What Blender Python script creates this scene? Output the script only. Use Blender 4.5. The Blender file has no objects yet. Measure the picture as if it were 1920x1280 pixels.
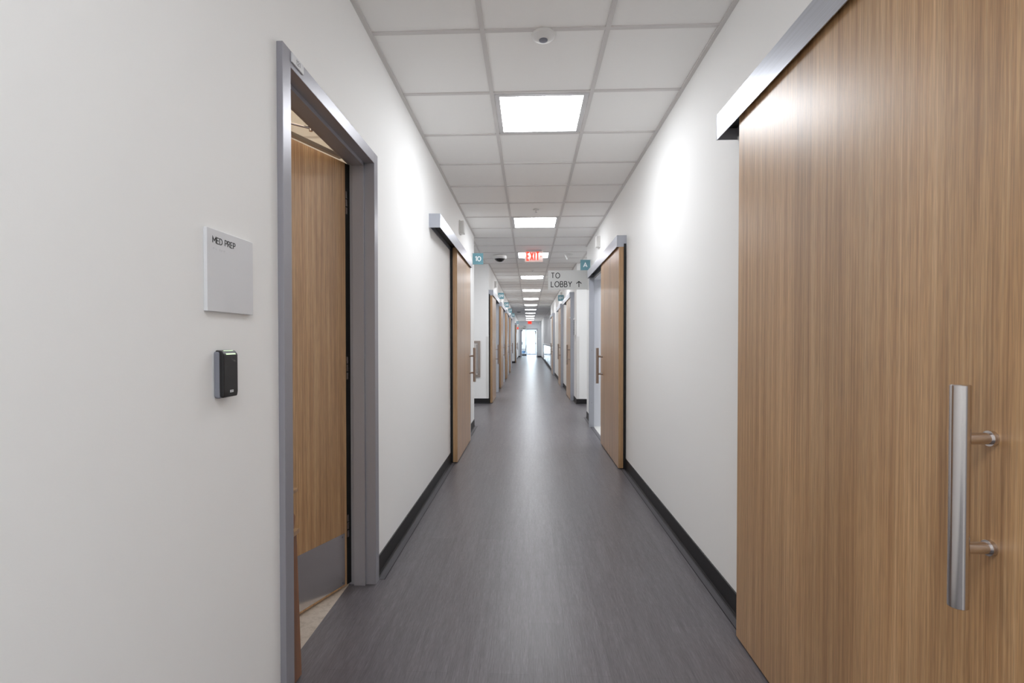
import bpy, bmesh, math, random
from mathutils import Vector, Matrix
random.seed(7)
C = bpy.context.scene.collection
SC = bpy.context.scene

# ------------------------------------------------------------------ camera
CAMZ = 1.231
F = 936.03
cam_d = bpy.data.cameras.new('camera'); cam = bpy.data.objects.new('camera', cam_d); C.objects.link(cam)
cam.location = (0, 0, CAMZ)
cam.rotation_euler = (math.pi/2 - 0.0139, 0.0004, 0.0399)
cam_d.sensor_fit = 'HORIZONTAL'; cam_d.sensor_width = 36
cam_d.lens = F / 1920 * 36
cam_d.shift_x = (960 - 954.33) / 1920
cam_d.shift_y = (652.12 - 640) / 1920
cam_d.clip_start = 0.05; cam_d.clip_end = 300
SC.camera = cam

# ------------------------------------------------------------------ world, exposure
w = bpy.data.worlds.new('sky'); SC.world = w; w.use_nodes = True
bgn = w.node_tree.nodes['Background']
bgn.inputs[0].default_value = (0.78, 0.90, 1.0, 1); bgn.inputs[1].default_value = 16.0
SC.view_settings.view_transform = 'Standard'; SC.view_settings.look = 'None'
SC.view_settings.gamma = 1; SC.view_settings.use_curve_mapping = False
SC.view_settings.exposure = 0.0
SC.cycles.max_bounces = 14; SC.cycles.diffuse_bounces = 9; SC.cycles.glossy_bounces = 6; SC.cycles.transparent_max_bounces = 16
PANEL = 22.5          # radiance of the ceiling light lenses
PANEL_COL = (1.0, 0.985, 0.985)

# ------------------------------------------------------------------ dimensions (metres)
XL, XR, ZC = -0.7923, 0.9311, 2.7416
T = 0.6096
GX, GY = -0.2276, 2.453            # a main tee line, and a cross tee line
WT = 0.10                          # wall thickness
YEND = 37.9
HT, HB = 2.24, 2.13                # sliding door track cover, top and bottom
PI = math.pi

# ------------------------------------------------------------------ materials
def lin(c):
    return tuple((x/255/12.92 if x/255 <= .04045 else ((x/255+.055)/1.055)**2.4) for x in c) + (1,)
def mat(name, rgb=None, rough=.5, metal=0, spec=.5, emit=None, es=0, alpha=None, coat=0):
    m = bpy.data.materials.new(name); m.use_nodes = True
    b = m.node_tree.nodes['Principled BSDF']
    if rgb is not None: b.inputs['Base Color'].default_value = lin(rgb)
    b.inputs['Roughness'].default_value = rough; b.inputs['Metallic'].default_value = metal
    b.inputs['Specular IOR Level'].default_value = spec
    b.inputs['Coat Weight'].default_value = coat
    if emit is not None:
        b.inputs['Emission Color'].default_value = lin(emit); b.inputs['Emission Strength'].default_value = es
    return m
def nt(m):
    t = m.node_tree; return t, t.nodes, t.links, t.nodes['Principled BSDF']
def coords(m, scale, kind='Object'):
    t, N, L, b = nt(m)
    tc = N.new('ShaderNodeTexCoord'); mp = N.new('ShaderNodeMapping'); mp.inputs['Scale'].default_value = scale
    L.new(tc.outputs[kind], mp.inputs['Vector']); return mp.outputs['Vector']
def noise(m, vec, scale, detail=4, rough=.5):
    t, N, L, b = nt(m); n = N.new('ShaderNodeTexNoise')
    n.inputs['Scale'].default_value = scale; n.inputs['Detail'].default_value = detail; n.inputs['Roughness'].default_value = rough
    L.new(vec, n.inputs['Vector']); return n.outputs['Fac']
def ramp(m, fac, stops):
    t, N, L, b = nt(m); r = N.new('ShaderNodeValToRGB'); e = r.color_ramp.elements
    e[0].position, e[0].color = stops[0][0], lin(stops[0][1]); e[1].position, e[1].color = stops[-1][0], lin(stops[-1][1])
    for p, c in stops[1:-1]:
        k = e.new(p); k.color = lin(c)
    L.new(fac, r.inputs['Fac']); return r.outputs['Color']
def mix(m, a, b_, fac, mode='MIX'):
    t, N, L, b = nt(m); x = N.new('ShaderNodeMix'); x.data_type = 'RGBA'; x.blend_type = mode
    for s, v in ((x.inputs[0], fac), (x.inputs[6], a), (x.inputs[7], b_)):
        if hasattr(v, 'links') or hasattr(v, 'node'): L.new(v, s)
        else: s.default_value = v
    return x.outputs[2]
def bump(m, h, strength, dist=.002):
    t, N, L, b = nt(m); n = N.new('ShaderNodeBump'); n.inputs['Strength'].default_value = strength; n.inputs['Distance'].default_value = dist
    L.new(h, n.inputs['Height']); L.new(n.outputs['Normal'], b.inputs['Normal'])

def wood_mat(name, dark, mid, light, rough=.36, axis=2):
    m = mat(name, rough=rough, spec=.5, coat=.7); t, N, L, b = nt(m); b.inputs['Coat Roughness'].default_value = .33
    s1 = [38, 38, 38]; s1[axis] = .7
    s2 = [170, 170, 170]; s2[axis] = 1.6
    s3 = [420, 420, 420]; s3[axis] = 14
    s4 = [6, 6, 6]; s4[axis] = .35
    a = noise(m, coords(m, s1), 1, 5, .62); c = noise(m, coords(m, s2), 1, 3, .6)
    d = noise(m, coords(m, s3), 1, 2, .5); e = noise(m, coords(m, s4), 1, 2, .5)
    col = ramp(m, a, [(.34, dark), (.5, mid), (.66, light)])
    col2 = ramp(m, c, [(.36, dark), (.52, mid), (.64, light)])
    out = mix(m, col, col2, .5)
    g1 = ramp(m, d, [(.35, (205, 205, 205)), (.6, (255, 255, 255))])
    out = mix(m, out, g1, .55, 'MULTIPLY')
    g2 = ramp(m, e, [(.35, (228, 226, 222)), (.65, (255, 255, 255))])
    out = mix(m, out, g2, .8, 'MULTIPLY')
    L.new(out, b.inputs['Base Color']); bump(m, c, .12, .0006)
    return m

M = {}
def wallpaint(name, rgb):
    m = mat(name, rgb, .6, spec=.2)
    n = noise(m, coords(m, (1, 1, 1)), 260, 3); bump(m, n, .1, .0012); return m
M['wall'] = wallpaint('wall paint', (247, 247, 246))
M['wallgrey'] = wallpaint('grey wall paint', (190, 190, 191))
M['endwall'] = wallpaint('end wall paint', (205, 210, 214))
m = mat('ceiling tile', (250, 249, 247), .85, spec=.2)
bump(m, noise(m, coords(m, (1, 1, 1)), 420, 4), .16, .001); M['tile'] = m
M['tee'] = mat('ceiling grid paint', (218, 215, 213), .5, spec=.4)
M['wood'] = wood_mat('oak laminate', (162, 119, 78), (200, 157, 110), (219, 181, 136), .42)
M['woodedge'] = wood_mat('oak edge band', (158, 118, 80), (188, 148, 104), (204, 168, 124), .4)
M['woodorange'] = wood_mat('orange stained wood', (104, 58, 20), (142, 84, 32), (168, 106, 48), .35)
# floor: woven grey vinyl planks
m = mat('grey vinyl plank', rough=.33, spec=.62); t_, N_, L_, b_ = nt(m)
mp = coords(m, (1, 1, 1))
br = N_.new('ShaderNodeTexBrick'); br.offset = .37; br.offset_frequency = 2
rot = N_.new('ShaderNodeMapping'); rot.inputs['Rotation'].default_value = (0, 0, PI/2); L_.new(mp, rot.inputs['Vector'])
L_.new(rot.outputs['Vector'], br.inputs['Vector'])
for k, v in (('Scale', 1), ('Mortar Size', .0006), ('Mortar Smooth', .1), ('Bias', 0), ('Brick Width', .914), ('Row Height', .152)): br.inputs[k].default_value = v
br.inputs['Color1'].default_value = lin((240, 240, 240)); br.inputs['Color2'].default_value = lin((255, 255, 255)); br.inputs['Mortar'].default_value = lin((205, 205, 205))
a = noise(m, coords(m, (330, 9, 1)), 1, 3, .6); c = noise(m, coords(m, (800, 26, 1)), 1, 2, .6); d = noise(m, coords(m, (40, 2.2, 1)), 1, 3, .5)
col = ramp(m, a, [(.3, (82, 78, 82)), (.5, (106, 103, 107)), (.7, (130, 127, 132))])
col = mix(m, col, ramp(m, c, [(.3, (84, 78, 84)), (.5, (108, 105, 109)), (.7, (136, 132, 137))]), .45)
col = mix(m, col, ramp(m, d, [(.3, (222, 218, 220)), (.7, (255, 255, 255))]), .8, 'MULTIPLY')
col = mix(m, col, br.outputs['Color'], .9, 'MULTIPLY')
L_.new(col, b_.inputs['Base Color'])
bump(m, c, .25, .0006)
M['floor'] = m
m = mat('beige room floor', rough=.4); t_, N_, L_, b_ = nt(m)
L_.new(ramp(m, noise(m, coords(m, (1, 1, 1)), 28, 6, .7), [(.35, (176, 165, 152)), (.55, (200, 190, 178)), (.7, (186, 176, 166))]), b_.inputs['Base Color'])
M['beigefloor'] = m
M['whitefloor'] = mat('white room floor', (226, 226, 222), .4)
m = mat('black rubber base', (36, 35, 37), .5, spec=.3); M['base'] = m
M['toe'] = mat('grey floor edge strip', (92, 90, 94), .4)
def brushed(name, rgb, rough=.3, metal=.9, sc=(2, 2, 500)):
    m = mat(name, rgb, rough, metal); t, N, L, b = nt(m)
    n = noise(m, coords(m, sc), 1, 2, .6)
    L.new(ramp(m, n, [(.3, tuple(int(x*.96) for x in rgb)), (.7, tuple(min(255, int(x*1.02)) for x in rgb))]), b.inputs['Base Color'])
    return m
M['alu'] = brushed('satin aluminium', (196, 199, 207), .34, .7, (300, 2, 300))
M['steel'] = mat('brushed steel', (214, 209, 207), .19, 1.0)
M['bronze'] = mat('satin nickel', (176, 164, 157), .3, 1.0)
M['framegrey'] = mat('grey frame enamel', (154, 153, 160), .35, .25, .5)
M['lining'] = mat('pale jamb lining', (222, 224, 232), .45)
M['postgrey'] = mat('silver jamb enamel', (176, 179, 188), .34, .3, .5)
M['black'] = mat('black rubber and gap shade', (14, 14, 15), .6)
M['plasticw'] = mat('white plastic', (230, 229, 227), .4)
M['signw'] = mat('white sign plate', (222, 223, 226), .4)
M['frost'] = mat('frosted sign acrylic', (214, 214, 212), .45)
M['frost'].node_tree.nodes['Principled BSDF'].inputs['Transmission Weight'].default_value = .12
M['ink'] = mat('black lettering', (22, 22, 24), .5)
M['inkgrey'] = mat('grey lettering', (120, 118, 118), .5)
M['teal'] = mat('teal sign face', (104, 150, 162), .4)
M['white'] = mat('white lettering', (245, 248, 250), .5)
M['readerblack'] = mat('glossy black plastic', (20, 19, 22), .38)
M['readergrey'] = mat('grey plastic', (128, 130, 140), .45)
M['led'] = mat('green status light', (200, 230, 190), .4, emit=(206, 236, 186), es=.7)
M['lens'] = mat('light diffuser', (255, 255, 255), .5, emit=(248, 251, 255), es=PANEL)
M['lenswarm'] = mat('warm light diffuser', (255, 240, 215), .5, emit=(255, 240, 218), es=34)
M['fixw'] = mat('light fixture frame', (214, 213, 214), .4)
M['exitpanel'] = mat('exit panel acrylic', (226, 200, 192), .3)
M['exitpanel'].node_tree.nodes['Principled BSDF'].inputs['Transmission Weight'].default_value = .35
M['exitred'] = mat('lit red letters', (235, 50, 30), .5, emit=(255, 64, 40), es=1.3)
M['smoke'] = mat('smoked dome', (12, 12, 14), .08, spec=.6)
M['darkgrey'] = mat('dark grey plastic', (84, 86, 92), .4)
M['taupe'] = mat('dark bronze metal', (92, 82, 74), .4, .3)
M['blue'] = mat('blue upholstery', (98, 132, 168), .8)
M['concrete'] = mat('exterior concrete', (196, 200, 205), .8)
M['whitefr'] = mat('white door frame paint', (214, 222, 232), .4)
M['counter'] = mat('pale blue gloss panel', (196, 208, 226), .12, spec=.6)
m = bpy.data.materials.new('window glass'); m.use_nodes = True
N_ = m.node_tree.nodes; L_ = m.node_tree.links; N_.remove(N_['Principled BSDF']); o_ = N_['Material Output']
tr = N_.new('ShaderNodeBsdfTransparent'); gl = N_.new('ShaderNodeBsdfGlossy'); gl.inputs['Roughness'].default_value = .02
fr = N_.new('ShaderNodeFresnel'); fr.inputs['IOR'].default_value = 1.45; mx = N_.new('ShaderNodeMixShader')
tr.inputs['Color'].default_value = (.93, .97, .98, 1)
L_.new(fr.outputs[0], mx.inputs[0]); L_.new(tr.outputs[0], mx.inputs[1]); L_.new(gl.outputs[0], mx.inputs[2]); L_.new(mx.outputs[0], o_.inputs[0])
M['glass'] = m

# ------------------------------------------------------------------ mesh helpers
def newbm(): return bmesh.new()
def bx(bm, x0, x1, y0, y1, z0, z1):
    v = [bm.verts.new(p) for p in ((x0,y0,z0),(x1,y0,z0),(x1,y1,z0),(x0,y1,z0),(x0,y0,z1),(x1,y0,z1),(x1,y1,z1),(x0,y1,z1))]
    for f in ((3,2,1,0),(4,5,6,7),(0,1,5,4),(1,2,6,5),(2,3,7,6),(3,0,4,7)): bm.faces.new([v[i] for i in f])
    return v
def rot_box(bm, size, mtx):
    a, b, c = size
    vs = bx(bm, 0, a, 0, b, 0, c)
    for v in vs: v.co = mtx @ v.co
def lathe(bm, prof, origin, axis='Z', seg=28):
    """prof: (radius, height) pairs revolved about an axis through origin"""
    o = Vector(origin); rings = []
    for r, h in prof:
        ring = []
        for i in range(seg):
            a = 2*PI*i/seg; c, s = r*math.cos(a), r*math.sin(a)
            p = {'Z': (c, s, h), 'X': (h, c, s), 'Y': (s, h, c)}[axis]
            ring.append(bm.verts.new(o + Vector(p)))
        rings.append(ring)
    for a, b in zip(rings, rings[1:]):
        for i in range(seg):
            j = (i+1) % seg; bm.faces.new((a[i], a[j], b[j], b[i]))
    bm.faces.new(rings[0][::-1]); bm.faces.new(rings[-1])
def prism(bm, pts, axis, a0, a1):
    """pts: outline in the other two axes, extruded along axis"""
    def P(u, v, a):
        return {'X': (a, u, v), 'Y': (u, a, v), 'Z': (u, v, a)}[axis]
    A = [bm.verts.new(P(u, v, a0)) for u, v in pts]; B = [bm.verts.new(P(u, v, a1)) for u, v in pts]
    n = len(pts)
    bm.faces.new(A[::-1]); bm.faces.new(B)
    for i in range(n): bm.faces.new((A[i], A[(i+1) % n], B[(i+1) % n], B[i]))
def tube(bm, p0, p1, r, seg=14):
    p0, p1 = Vector(p0), Vector(p1); d = (p1-p0); q = d.to_track_quat('Z', 'Y').to_matrix()
    rings = []
    for p in (p0, p1):
        rings.append([bm.verts.new(p + q @ Vector((r*math.cos(2*PI*i/seg), r*math.sin(2*PI*i/seg), 0))) for i in range(seg)])
    for i in range(seg):
        j = (i+1) % seg; bm.faces.new((rings[0][i], rings[0][j], rings[1][j], rings[1][i]))
    bm.faces.new(rings[0][::-1]); bm.faces.new(rings[1])
def obj(name, bm, mt, parent=None, bevel=0, smooth=False, origin=None, seg=2):
    bmesh.ops.recalc_face_normals(bm, faces=bm.faces[:])
    if origin is not None:
        for v in bm.verts: v.co -= Vector(origin)
    me = bpy.data.meshes.new(name); bm.to_mesh(me); bm.free()
    mt = M[mt] if isinstance(mt, str) else mt
    me.materials.append(mt)
    o = bpy.data.objects.new(name, me); C.objects.link(o)
    if origin is not None: o.location = origin
    if parent: o.parent = parent
    if smooth:
        for p in me.polygons: p.use_smooth = True
        me.set_sharp_from_angle(angle=math.radians(40))
    if bevel:
        b = o.modifiers.new('bevel', 'BEVEL'); b.width = bevel; b.segments = seg; b.limit_method = 'ANGLE'
    return o
def tag(o, label=None, cat=None, group=None, kind=None):
    if label: o['label'] = label
    if cat: o['category'] = cat
    if group: o['group'] = group
    if kind: o['kind'] = kind
    return o
def thing(name, loc, label, cat, group=None, kind=None, rz=0):
    o = bpy.data.objects.new(name, None); C.objects.link(o); o.location = loc; o.rotation_euler = (0, 0, rz)
    o.empty_display_size = .05
    return tag(o, label, cat, group, kind)
def one(name, bm, mt, origin, label, cat, group=None, kind=None, bevel=0, smooth=False):
    return tag(obj(name, bm, mt, None, bevel, smooth, origin), label, cat, group, kind)
def struct(name, bm, mt, label, cat, bevel=0):
    return tag(obj(name, bm, mt, None, bevel), label, cat, None, 'structure')

# ------------------------------------------------------------------ stroke lettering
def arc(cx, cy, rx, ry, a0, a1, n=14):
    return [(cx+rx*math.cos(math.radians(a0+(a1-a0)*i/n)), cy+ry*math.sin(math.radians(a0+(a1-a0)*i/n))) for i in range(n+1)]
def ell(cx, cy, rx, ry): return arc(cx, cy, rx, ry, 0, 360, 28)[:-1]
# glyph: (width, [(closed, points)]) in a cap height of 1
GL = {
 'T': (.72, [(0, [(0,1),(.72,1)]), (0, [(.36,1),(.36,0)])]),
 'O': (.95, [(1, ell(.475,.5,.475,.5))]),
 'L': (.55, [(0, [(0,1),(0,0),(.55,0)])]),
 'B': (.62, [(1, [(0,0),(0,.52),(.36,.52)]+arc(.36,.26,.26,.26,90,-90)), (1, [(0,.52),(0,1),(.32,1)]+arc(.32,.76,.22,.24,90,-90))]),
 'Y': (.74, [(0, [(0,1),(.37,.48),(.74,1)]), (0, [(.37,.48),(.37,0)])]),
 'M': (.82, [(0, [(0,0),(0,1),(.41,.38),(.82,1),(.82,0)])]),
 'E': (.55, [(0, [(.55,1),(0,1),(0,0),(.55,0)]), (0, [(0,.52),(.5,.52)])]),
 'D': (.72, [(1, [(0,0),(0,1),(.27,1)]+arc(.27,.5,.45,.5,90,-90))]),
 'P': (.56, [(0, [(0,0),(0,1),(.3,1)]+arc(.3,.73,.26,.27,90,-90)+[(0,.46)])]),
 'R': (.6, [(0, [(0,0),(0,1),(.3,1)]+arc(.3,.73,.26,.27,90,-90)+[(0,.46)]), (0, [(.3,.46),(.6,0)])]),
 'X': (.68, [(0, [(0,0),(.68,1)]), (0, [(0,1),(.68,0)])]),
 'I': (0.0, [(0, [(0,0),(0,1)])]),
 'A': (.8, [(0, [(0,0),(.4,1),(.8,0)]), (0, [(.14,.32),(.66,.32)])]),
 '0': (.66, [(1, ell(.33,.5,.33,.5))]),
 '1': (.24, [(0, [(0,.88),(.24,1),(.24,0)])]),
 '2': (.56, [(0, arc(.28,.72,.28,.28,170,-35)+[(0,0),(.58,0)])]),
 '5': (.56, [(0, [(.5,1),(.08,1),(.04,.56)]+arc(.25,.32,.31,.32,115,-140))]),
 '6': (.6, [(1, ell(.3,.31,.3,.31)), (0, [(0,.31),(.04,.52),(.36,1)])]),
 '7': (.56, [(0, [(0,1),(.56,1),(.16,0)])]),
 '8': (.58, [(1, ell(.29,.27,.29,.27)), (1, ell(.29,.77,.23,.23))]),
 '9': (.6, [(1, ell(.3,.69,.3,.31)), (0, [(.598,.64),(.565,.5),(.49,.34),(.24,0)])]),
 '>': (.3, [(0, [(0,.85),(.3,.5),(0,.15)])]),
 '^': (.74, [(0, [(.37,-.02),(.37,1)]), (0, [(0,.62),(.37,1),(.74,.62)])]),
 '<': (.9, [(0, [(.9,.45),(0,.45)]), (0, [(.36,.8),(0,.45),(.36,.1)])]),
 ' ': (.3, []),
}
def stroke(bm, pts, closed, hw, xf, depth):
    P = []
    for p in pts:
        if not P or (Vector(p)-P[-1]).length > 1e-4: P.append(Vector(p))
    if closed and (P[0]-P[-1]).length < 1e-4: P.pop()
    n = len(P); Lf, Rt = [], []
    for i in range(n):
        a = P[i-1] if (i > 0 or closed) else None; c = P[(i+1) % n] if (i < n-1 or closed) else None
        d1 = (P[i]-a).normalized() if a is not None else None; d2 = (c-P[i]).normalized() if c is not None else None
        if d1 is None: d1 = d2
        if d2 is None: d2 = d1
        n1 = Vector((-d1.y, d1.x)); n2 = Vector((-d2.y, d2.x)); mm = n1+n2
        if mm.length < 1e-4: mm = n1
        mm.normalize(); k = hw/max(.34, mm.dot(n1))
        Lf.append(P[i]+mm*k); Rt.append(P[i]-mm*k)
    va = [[bm.verts.new(xf(p, z)) for p in L_] for L_ in (Lf, Rt) for z in (0, depth)]
    l0, l1, r0, r1 = va
    for i in range(n if closed else n-1):
        j = (i+1) % n
        bm.faces.new((l1[i], r1[i], r1[j], l1[j])); bm.faces.new((l0[i], l0[j], r0[j], r0[i]))
        bm.faces.new((l0[i], l1[i], l1[j], l0[j])); bm.faces.new((r0[i], r0[j], r1[j], r1[i]))
    if not closed:
        for i in (0, n-1):
            bm.faces.new((l0[i], r0[i], r1[i], l1[i]) if i else (l0[i], l1[i], r1[i], r0[i]))
def text_width(s, wx, sp):
    return sum(GL[c][0]*wx for c in s) + sp*(len(s)-1)
def text(bm, s, org, u, v, h, weight=.12, wx=1.0, sp=.28, depth=.001, align='L'):
    """letters of cap height h starting at org, running along u with up v; standing off along u x v"""
    u, v, org = Vector(u), Vector(v), Vector(org); nn = u.cross(v)
    W = text_width(s, wx, sp); x = {'L': 0, 'C': -W/2, 'R': -W}[align]
    kk = 0
    for c in s:
        gw, strokes = GL[c]
        for closed, pts in strokes:
            kk = (kk+1) % 4; dz = kk*depth*.12
            q = [((px*wx), weight/2 + py*(1-weight)) for px, py in pts]
            def xf(p, z, x=x, dz=dz): return org + u*((x+p[0])*h) + v*(p[1]*h) + nn*(z+dz)
            stroke(bm, q, closed, weight/2, xf, depth)
        x += gw*wx + sp
    return W*h

# ================================================================== THE SETTING
# floors
b = newbm()
bx(b, XL, XR, -3.2, YEND, -.12, 0)
bx(b, -4.2, XL, 7.19, 9.79, -.12, 0); bx(b, XR, 4.2, 8.07, 9.77, -.12, 0)
bx(b, -4.2, XL, 23.3, 27.9, -.12, 0); bx(b, XR, 4.2, 21.3, 33.0, -.12, 0)
bx(b, XL-.118, XL, 1.50, 2.60, -.12, 0)
bx(b, -1.9, 1.4, YEND, 43.0, -.12, 0)
struct('floor', b, 'floor', 'grey woven vinyl plank floor running the length of the corridor', 'floor')
b = newbm(); bx(b, -3.6, XL-.118, -.6, 4.2, -.12, 0)
struct('floor_med_prep', b, 'beigefloor', 'mottled beige floor inside the med prep room', 'floor')
b = newbm(); bx(b, XR, 4.2, 3.6, 7.4, -.12, 0)
struct('floor_room', b, 'whitefloor', 'pale floor of the lit room behind the open door on the right', 'floor')
b = newbm(); bx(b, -3.6, XL, 9.92, 23.2, -.12, 0)
struct('floor_left_rooms', b, 'whitefloor', 'pale floor of the rooms along the left side', 'floor')

# ceiling: tiles above, grid of tees
b = newbm(); bx(b, -4.4, 4.4, -3.3, 43.2, ZC+.006, ZC+.1)
struct('ceiling', b, 'tile', 'white lay-in tile ceiling above the corridor', 'ceiling')
b = newbm()
xs = [GX + T*k for k in range(-6, 8)]
for x in xs: bx(b, x-.012, x+.012, -3.2, 43.0, ZC-.001, ZC+.007)
for k in range(-9, 67):
    y = GY + T*k; bx(b, -4.2, 4.2, y-.0115, y+.0115, ZC-.0003, ZC+.0068)
struct('trim_1', b, 'tee', 'pale grey metal grid between the ceiling tiles', 'ceiling grid')
b = newbm()
def wangle(x, s, y0, y1): bx(b, min(x, x+s*.022), max(x, x+s*.022), y0, y1, ZC-.0025, ZC+.004)
for y0, y1 in ((-3.2, 7.19), (9.79, 23.3), (27.9, YEND)): wangle(XL, 1, y0, y1)
for y0, y1 in ((-3.2, 8.07), (9.77, 21.3), (33.0, YEND)): wangle(XR, -1, y0, y1)
bx(b, -4.2, XL, 9.768, 9.79, ZC-.0025, ZC+.004); bx(b, XR, 4.2, 9.748, 9.77, ZC-.0025, ZC+.004)
bx(b, XL, XR, YEND-.022, YEND, ZC-.0025, ZC+.004); bx(b, -4.2, XL, 27.878, 27.9, ZC-.0025, ZC+.004)
struct('trim_2', b, 'tee', 'grey wall angle where the ceiling grid meets the walls', 'ceiling trim')

def wall_with_holes(bm, x0, x1, y0, y1, holes, ztop=ZC+.006):
    """wall slab along Y with door holes (ya, yb, height)"""
    y = y0
    for a, c, h in sorted(holes):
        bx(bm, x0, x1, y, a, 0, ztop); bx(bm, x0, x1, a, c, h, ztop); y = c
    bx(bm, x0, x1, y, y1, 0, ztop)
L0 = XL-WT; R1 = XR+WT
# left wall near
b = newbm(); wall_with_holes(b, L0, XL, -3.2, 7.19, [(1.585, 2.50, 2.14)])
bx(b, -4.2, L0, 7.06, 7.19, 0, ZC+.006)
struct('wall_left', b, 'wall', 'off-white left corridor wall around the med prep doorway', 'wall')
LD = [9.84, 12.93, 16.03, 19.15]      # track cover start of the four doors past the side corridor
b = newbm(); wall_with_holes(b, L0, XL, 9.79, 23.3, [(y+1.10, y+2.14, 2.135) for y in LD])
bx(b, -4.2, L0, 9.79, 9.92, 0, ZC+.006); bx(b, -4.2, L0, 23.17, 23.3, 0, ZC+.006)
for y in (12.72, 15.82, 18.94): bx(b, -3.6, L0, y, y+.1, 0, ZC+.006)
bx(b, -3.7, -3.6, 9.92, 23.17, 0, ZC+.006)
struct('wall_left_far', b, 'wall', 'off-white left wall carrying the row of numbered doors', 'wall')
b = newbm(); bx(b, L0, XL, 27.9, YEND, 0, ZC+.006); bx(b, -4.2, L0, 27.9, 28.03, 0, ZC+.006)
struct('wall_left_end', b, 'wall', 'last stretch of off-white left wall before the end door', 'wall')
# right wall
b = newbm(); wall_with_holes(b, XR, R1+.12, -3.2, 8.07, [(6.0, 7.25, 2.13)])
bx(b, R1+.12, 4.2, 7.94, 8.07, 0, ZC+.006)
struct('wall_right', b, 'wall', 'off-white right corridor wall behind the nearest sliding doors', 'wall')
b = newbm(); bx(b, XR, R1, 9.77, 21.3, 0, ZC+.006); bx(b, R1, 4.2, 9.77, 9.9, 0, ZC+.006); bx(b, R1, 4.2, 21.17, 21.3, 0, ZC+.006)
struct('wall_right_far', b, 'wall', 'off-white right wall past the side corridor', 'wall')
b = newbm(); bx(b, XR+.01, R1, 32.9, YEND, 0, ZC+.006)
struct('wall_right_end', b, 'wall', 'bright white right wall beside the end door', 'wall')
b = newbm(); prism(b, [(.965, 32.9), (1.085, 32.9), (2.30, 21.3), (2.15, 21.3)], 'Z', 0, ZC+.006)
struct('wall_recess', b, 'wallgrey', 'grey wall behind the counter recess far down the right side', 'wall')
# med prep room shell, room behind open door, outer shells
b = newbm(); bx(b, -3.7, -3.6, -.7, 4.3, 0, ZC+.006); bx(b, -3.6, L0, 4.2, 4.3, 0, ZC+.006); bx(b, -3.6, L0, -.7, -.6, 0, ZC+.006)
struct('wall_med_prep', b, 'wall', 'off-white walls of the med prep room', 'wall')
b = newbm(); bx(b, 4.1, 4.2, 3.6, 7.35, 0, ZC+.006); bx(b, R1+.12, 4.1, 3.5, 3.6, 0, ZC+.006); bx(b, R1+.12, 4.1, 7.27, 7.37, 0, ZC+.006)
struct('wall_room', b, 'wall', 'off-white walls of the room behind the open sliding door', 'wall')
b = newbm(); bx(b, -4.3, -4.2, -3.3, 43.2, 0, ZC+.006); bx(b, 4.2, 4.3, -3.3, 43.2, 0, ZC+.006)
struct('wall_outer', b, 'wall', 'outer walls closing the side corridors', 'wall')
b = newbm(); bx(b, XL, XR, -3.3, -3.2, 0, ZC+.006)
struct('wall_back', b, 'wall', 'off-white wall closing the corridor behind the camera', 'wall')
# end wall with the double doorway
DX0, DX1, DH = -.61, .61, 2.12
b = newbm()
bx(b, XL-.001, DX0, YEND, YEND+.13, 0, ZC+.006); bx(b, DX1, XR+.25, YEND, YEND+.13, 0, ZC+.006); bx(b, DX0, DX1, YEND, YEND+.13, DH, ZC+.006)
struct('wall_end', b, 'endwall', 'pale grey wall at the far end of the corridor around the glass doorway', 'wall')
b = newbm()   # vestibule shell, left side left open for the added window
bx(b, 1.3, 1.4, YEND+.13, 43.1, 0, ZC+.006)
bx(b, -1.9, -.30, 43.0, 43.1, 0, ZC+.006); bx(b, .74, 1.3, 43.0, 43.1, 0, ZC+.006); bx(b, -.30, .74, 43.0, 43.1, 2.2, ZC+.006)
bx(b, -1.9, -1.8, YEND+.13, 38.6, 0, ZC+.006); bx(b, -1.9, -1.8, 42.6, 43.0, 0, ZC+.006); bx(b, -1.9, -1.8, 38.6, 42.6, 2.5, ZC+.006); bx(b, -1.9, -1.8, 38.6, 42.6, 0, .25)
struct('wall_vestibule', b, 'wall', 'white vestibule walls seen through the far doorway', 'wall')
b = newbm(); bx(b, -12, 12, 43.2, 60, -.2, -.05)
bx(b, -12, -1.95, 36, 43.2, -.2, -.05)
struct('floor_outside', b, 'concrete', 'sunlit pale concrete outside the exit door', 'ground')

# wall baseboards with a coved toe, and the floor edge strip
def base_y(bm, x, s, y0, y1):      # along Y, wall plane x, room side s
    prof = [(x, 0), (x+s*.020, 0), (x+s*.012, .003), (x+s*.006, .012), (x+s*.005, .098), (x, .101)]
    prism(bm, prof, 'Y', y0, y1)
def base_x(bm, y, s, x0, x1):      # along X
    prof = [(y, 0), (y+s*.020, 0), (y+s*.012, .003), (y+s*.006, .012), (y+s*.005, .098), (y, .101)]
    prism(bm, prof, 'X', x0, x1)
b = newbm()
base_y(b, XL, 1, -3.2, 1.55); base_y(b, XL, 1, 2.535, 7.19); base_x(b, 9.79, -1, -4.2, XL+.001); base_x(b, 7.19, 1, -4.2, XL)
a0 = 9.79
for y in LD: base_y(b, XL, 1, a0, y+1.1); a0 = y+2.2
base_y(b, XL, 1, a0, 23.3); base_y(b, XL, 1, 27.9, YEND); base_x(b, 27.9, -1, -4.2, XL+.001)
struct('baseboard_left', b, 'base', 'black rubber baseboard along the left walls', 'baseboard')
b = newbm()
base_y(b, XR, -1, -3.2, 5.98); base_y(b, XR, -1, 7.26, 8.07); base_x(b, 9.77, -1, XR-.001, 4.2); base_y(b, XR, -1, 9.77, 21.3)
base_y(b, XR+.01, -1, 32.9, YEND); base_x(b, YEND, -1, DX1+.05, XR); base_x(b, YEND, -1, XL, DX0-.05)
struct('baseboard_right', b, 'base', 'black rubber baseboard along the right and end walls', 'baseboard')
b = newbm()
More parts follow.
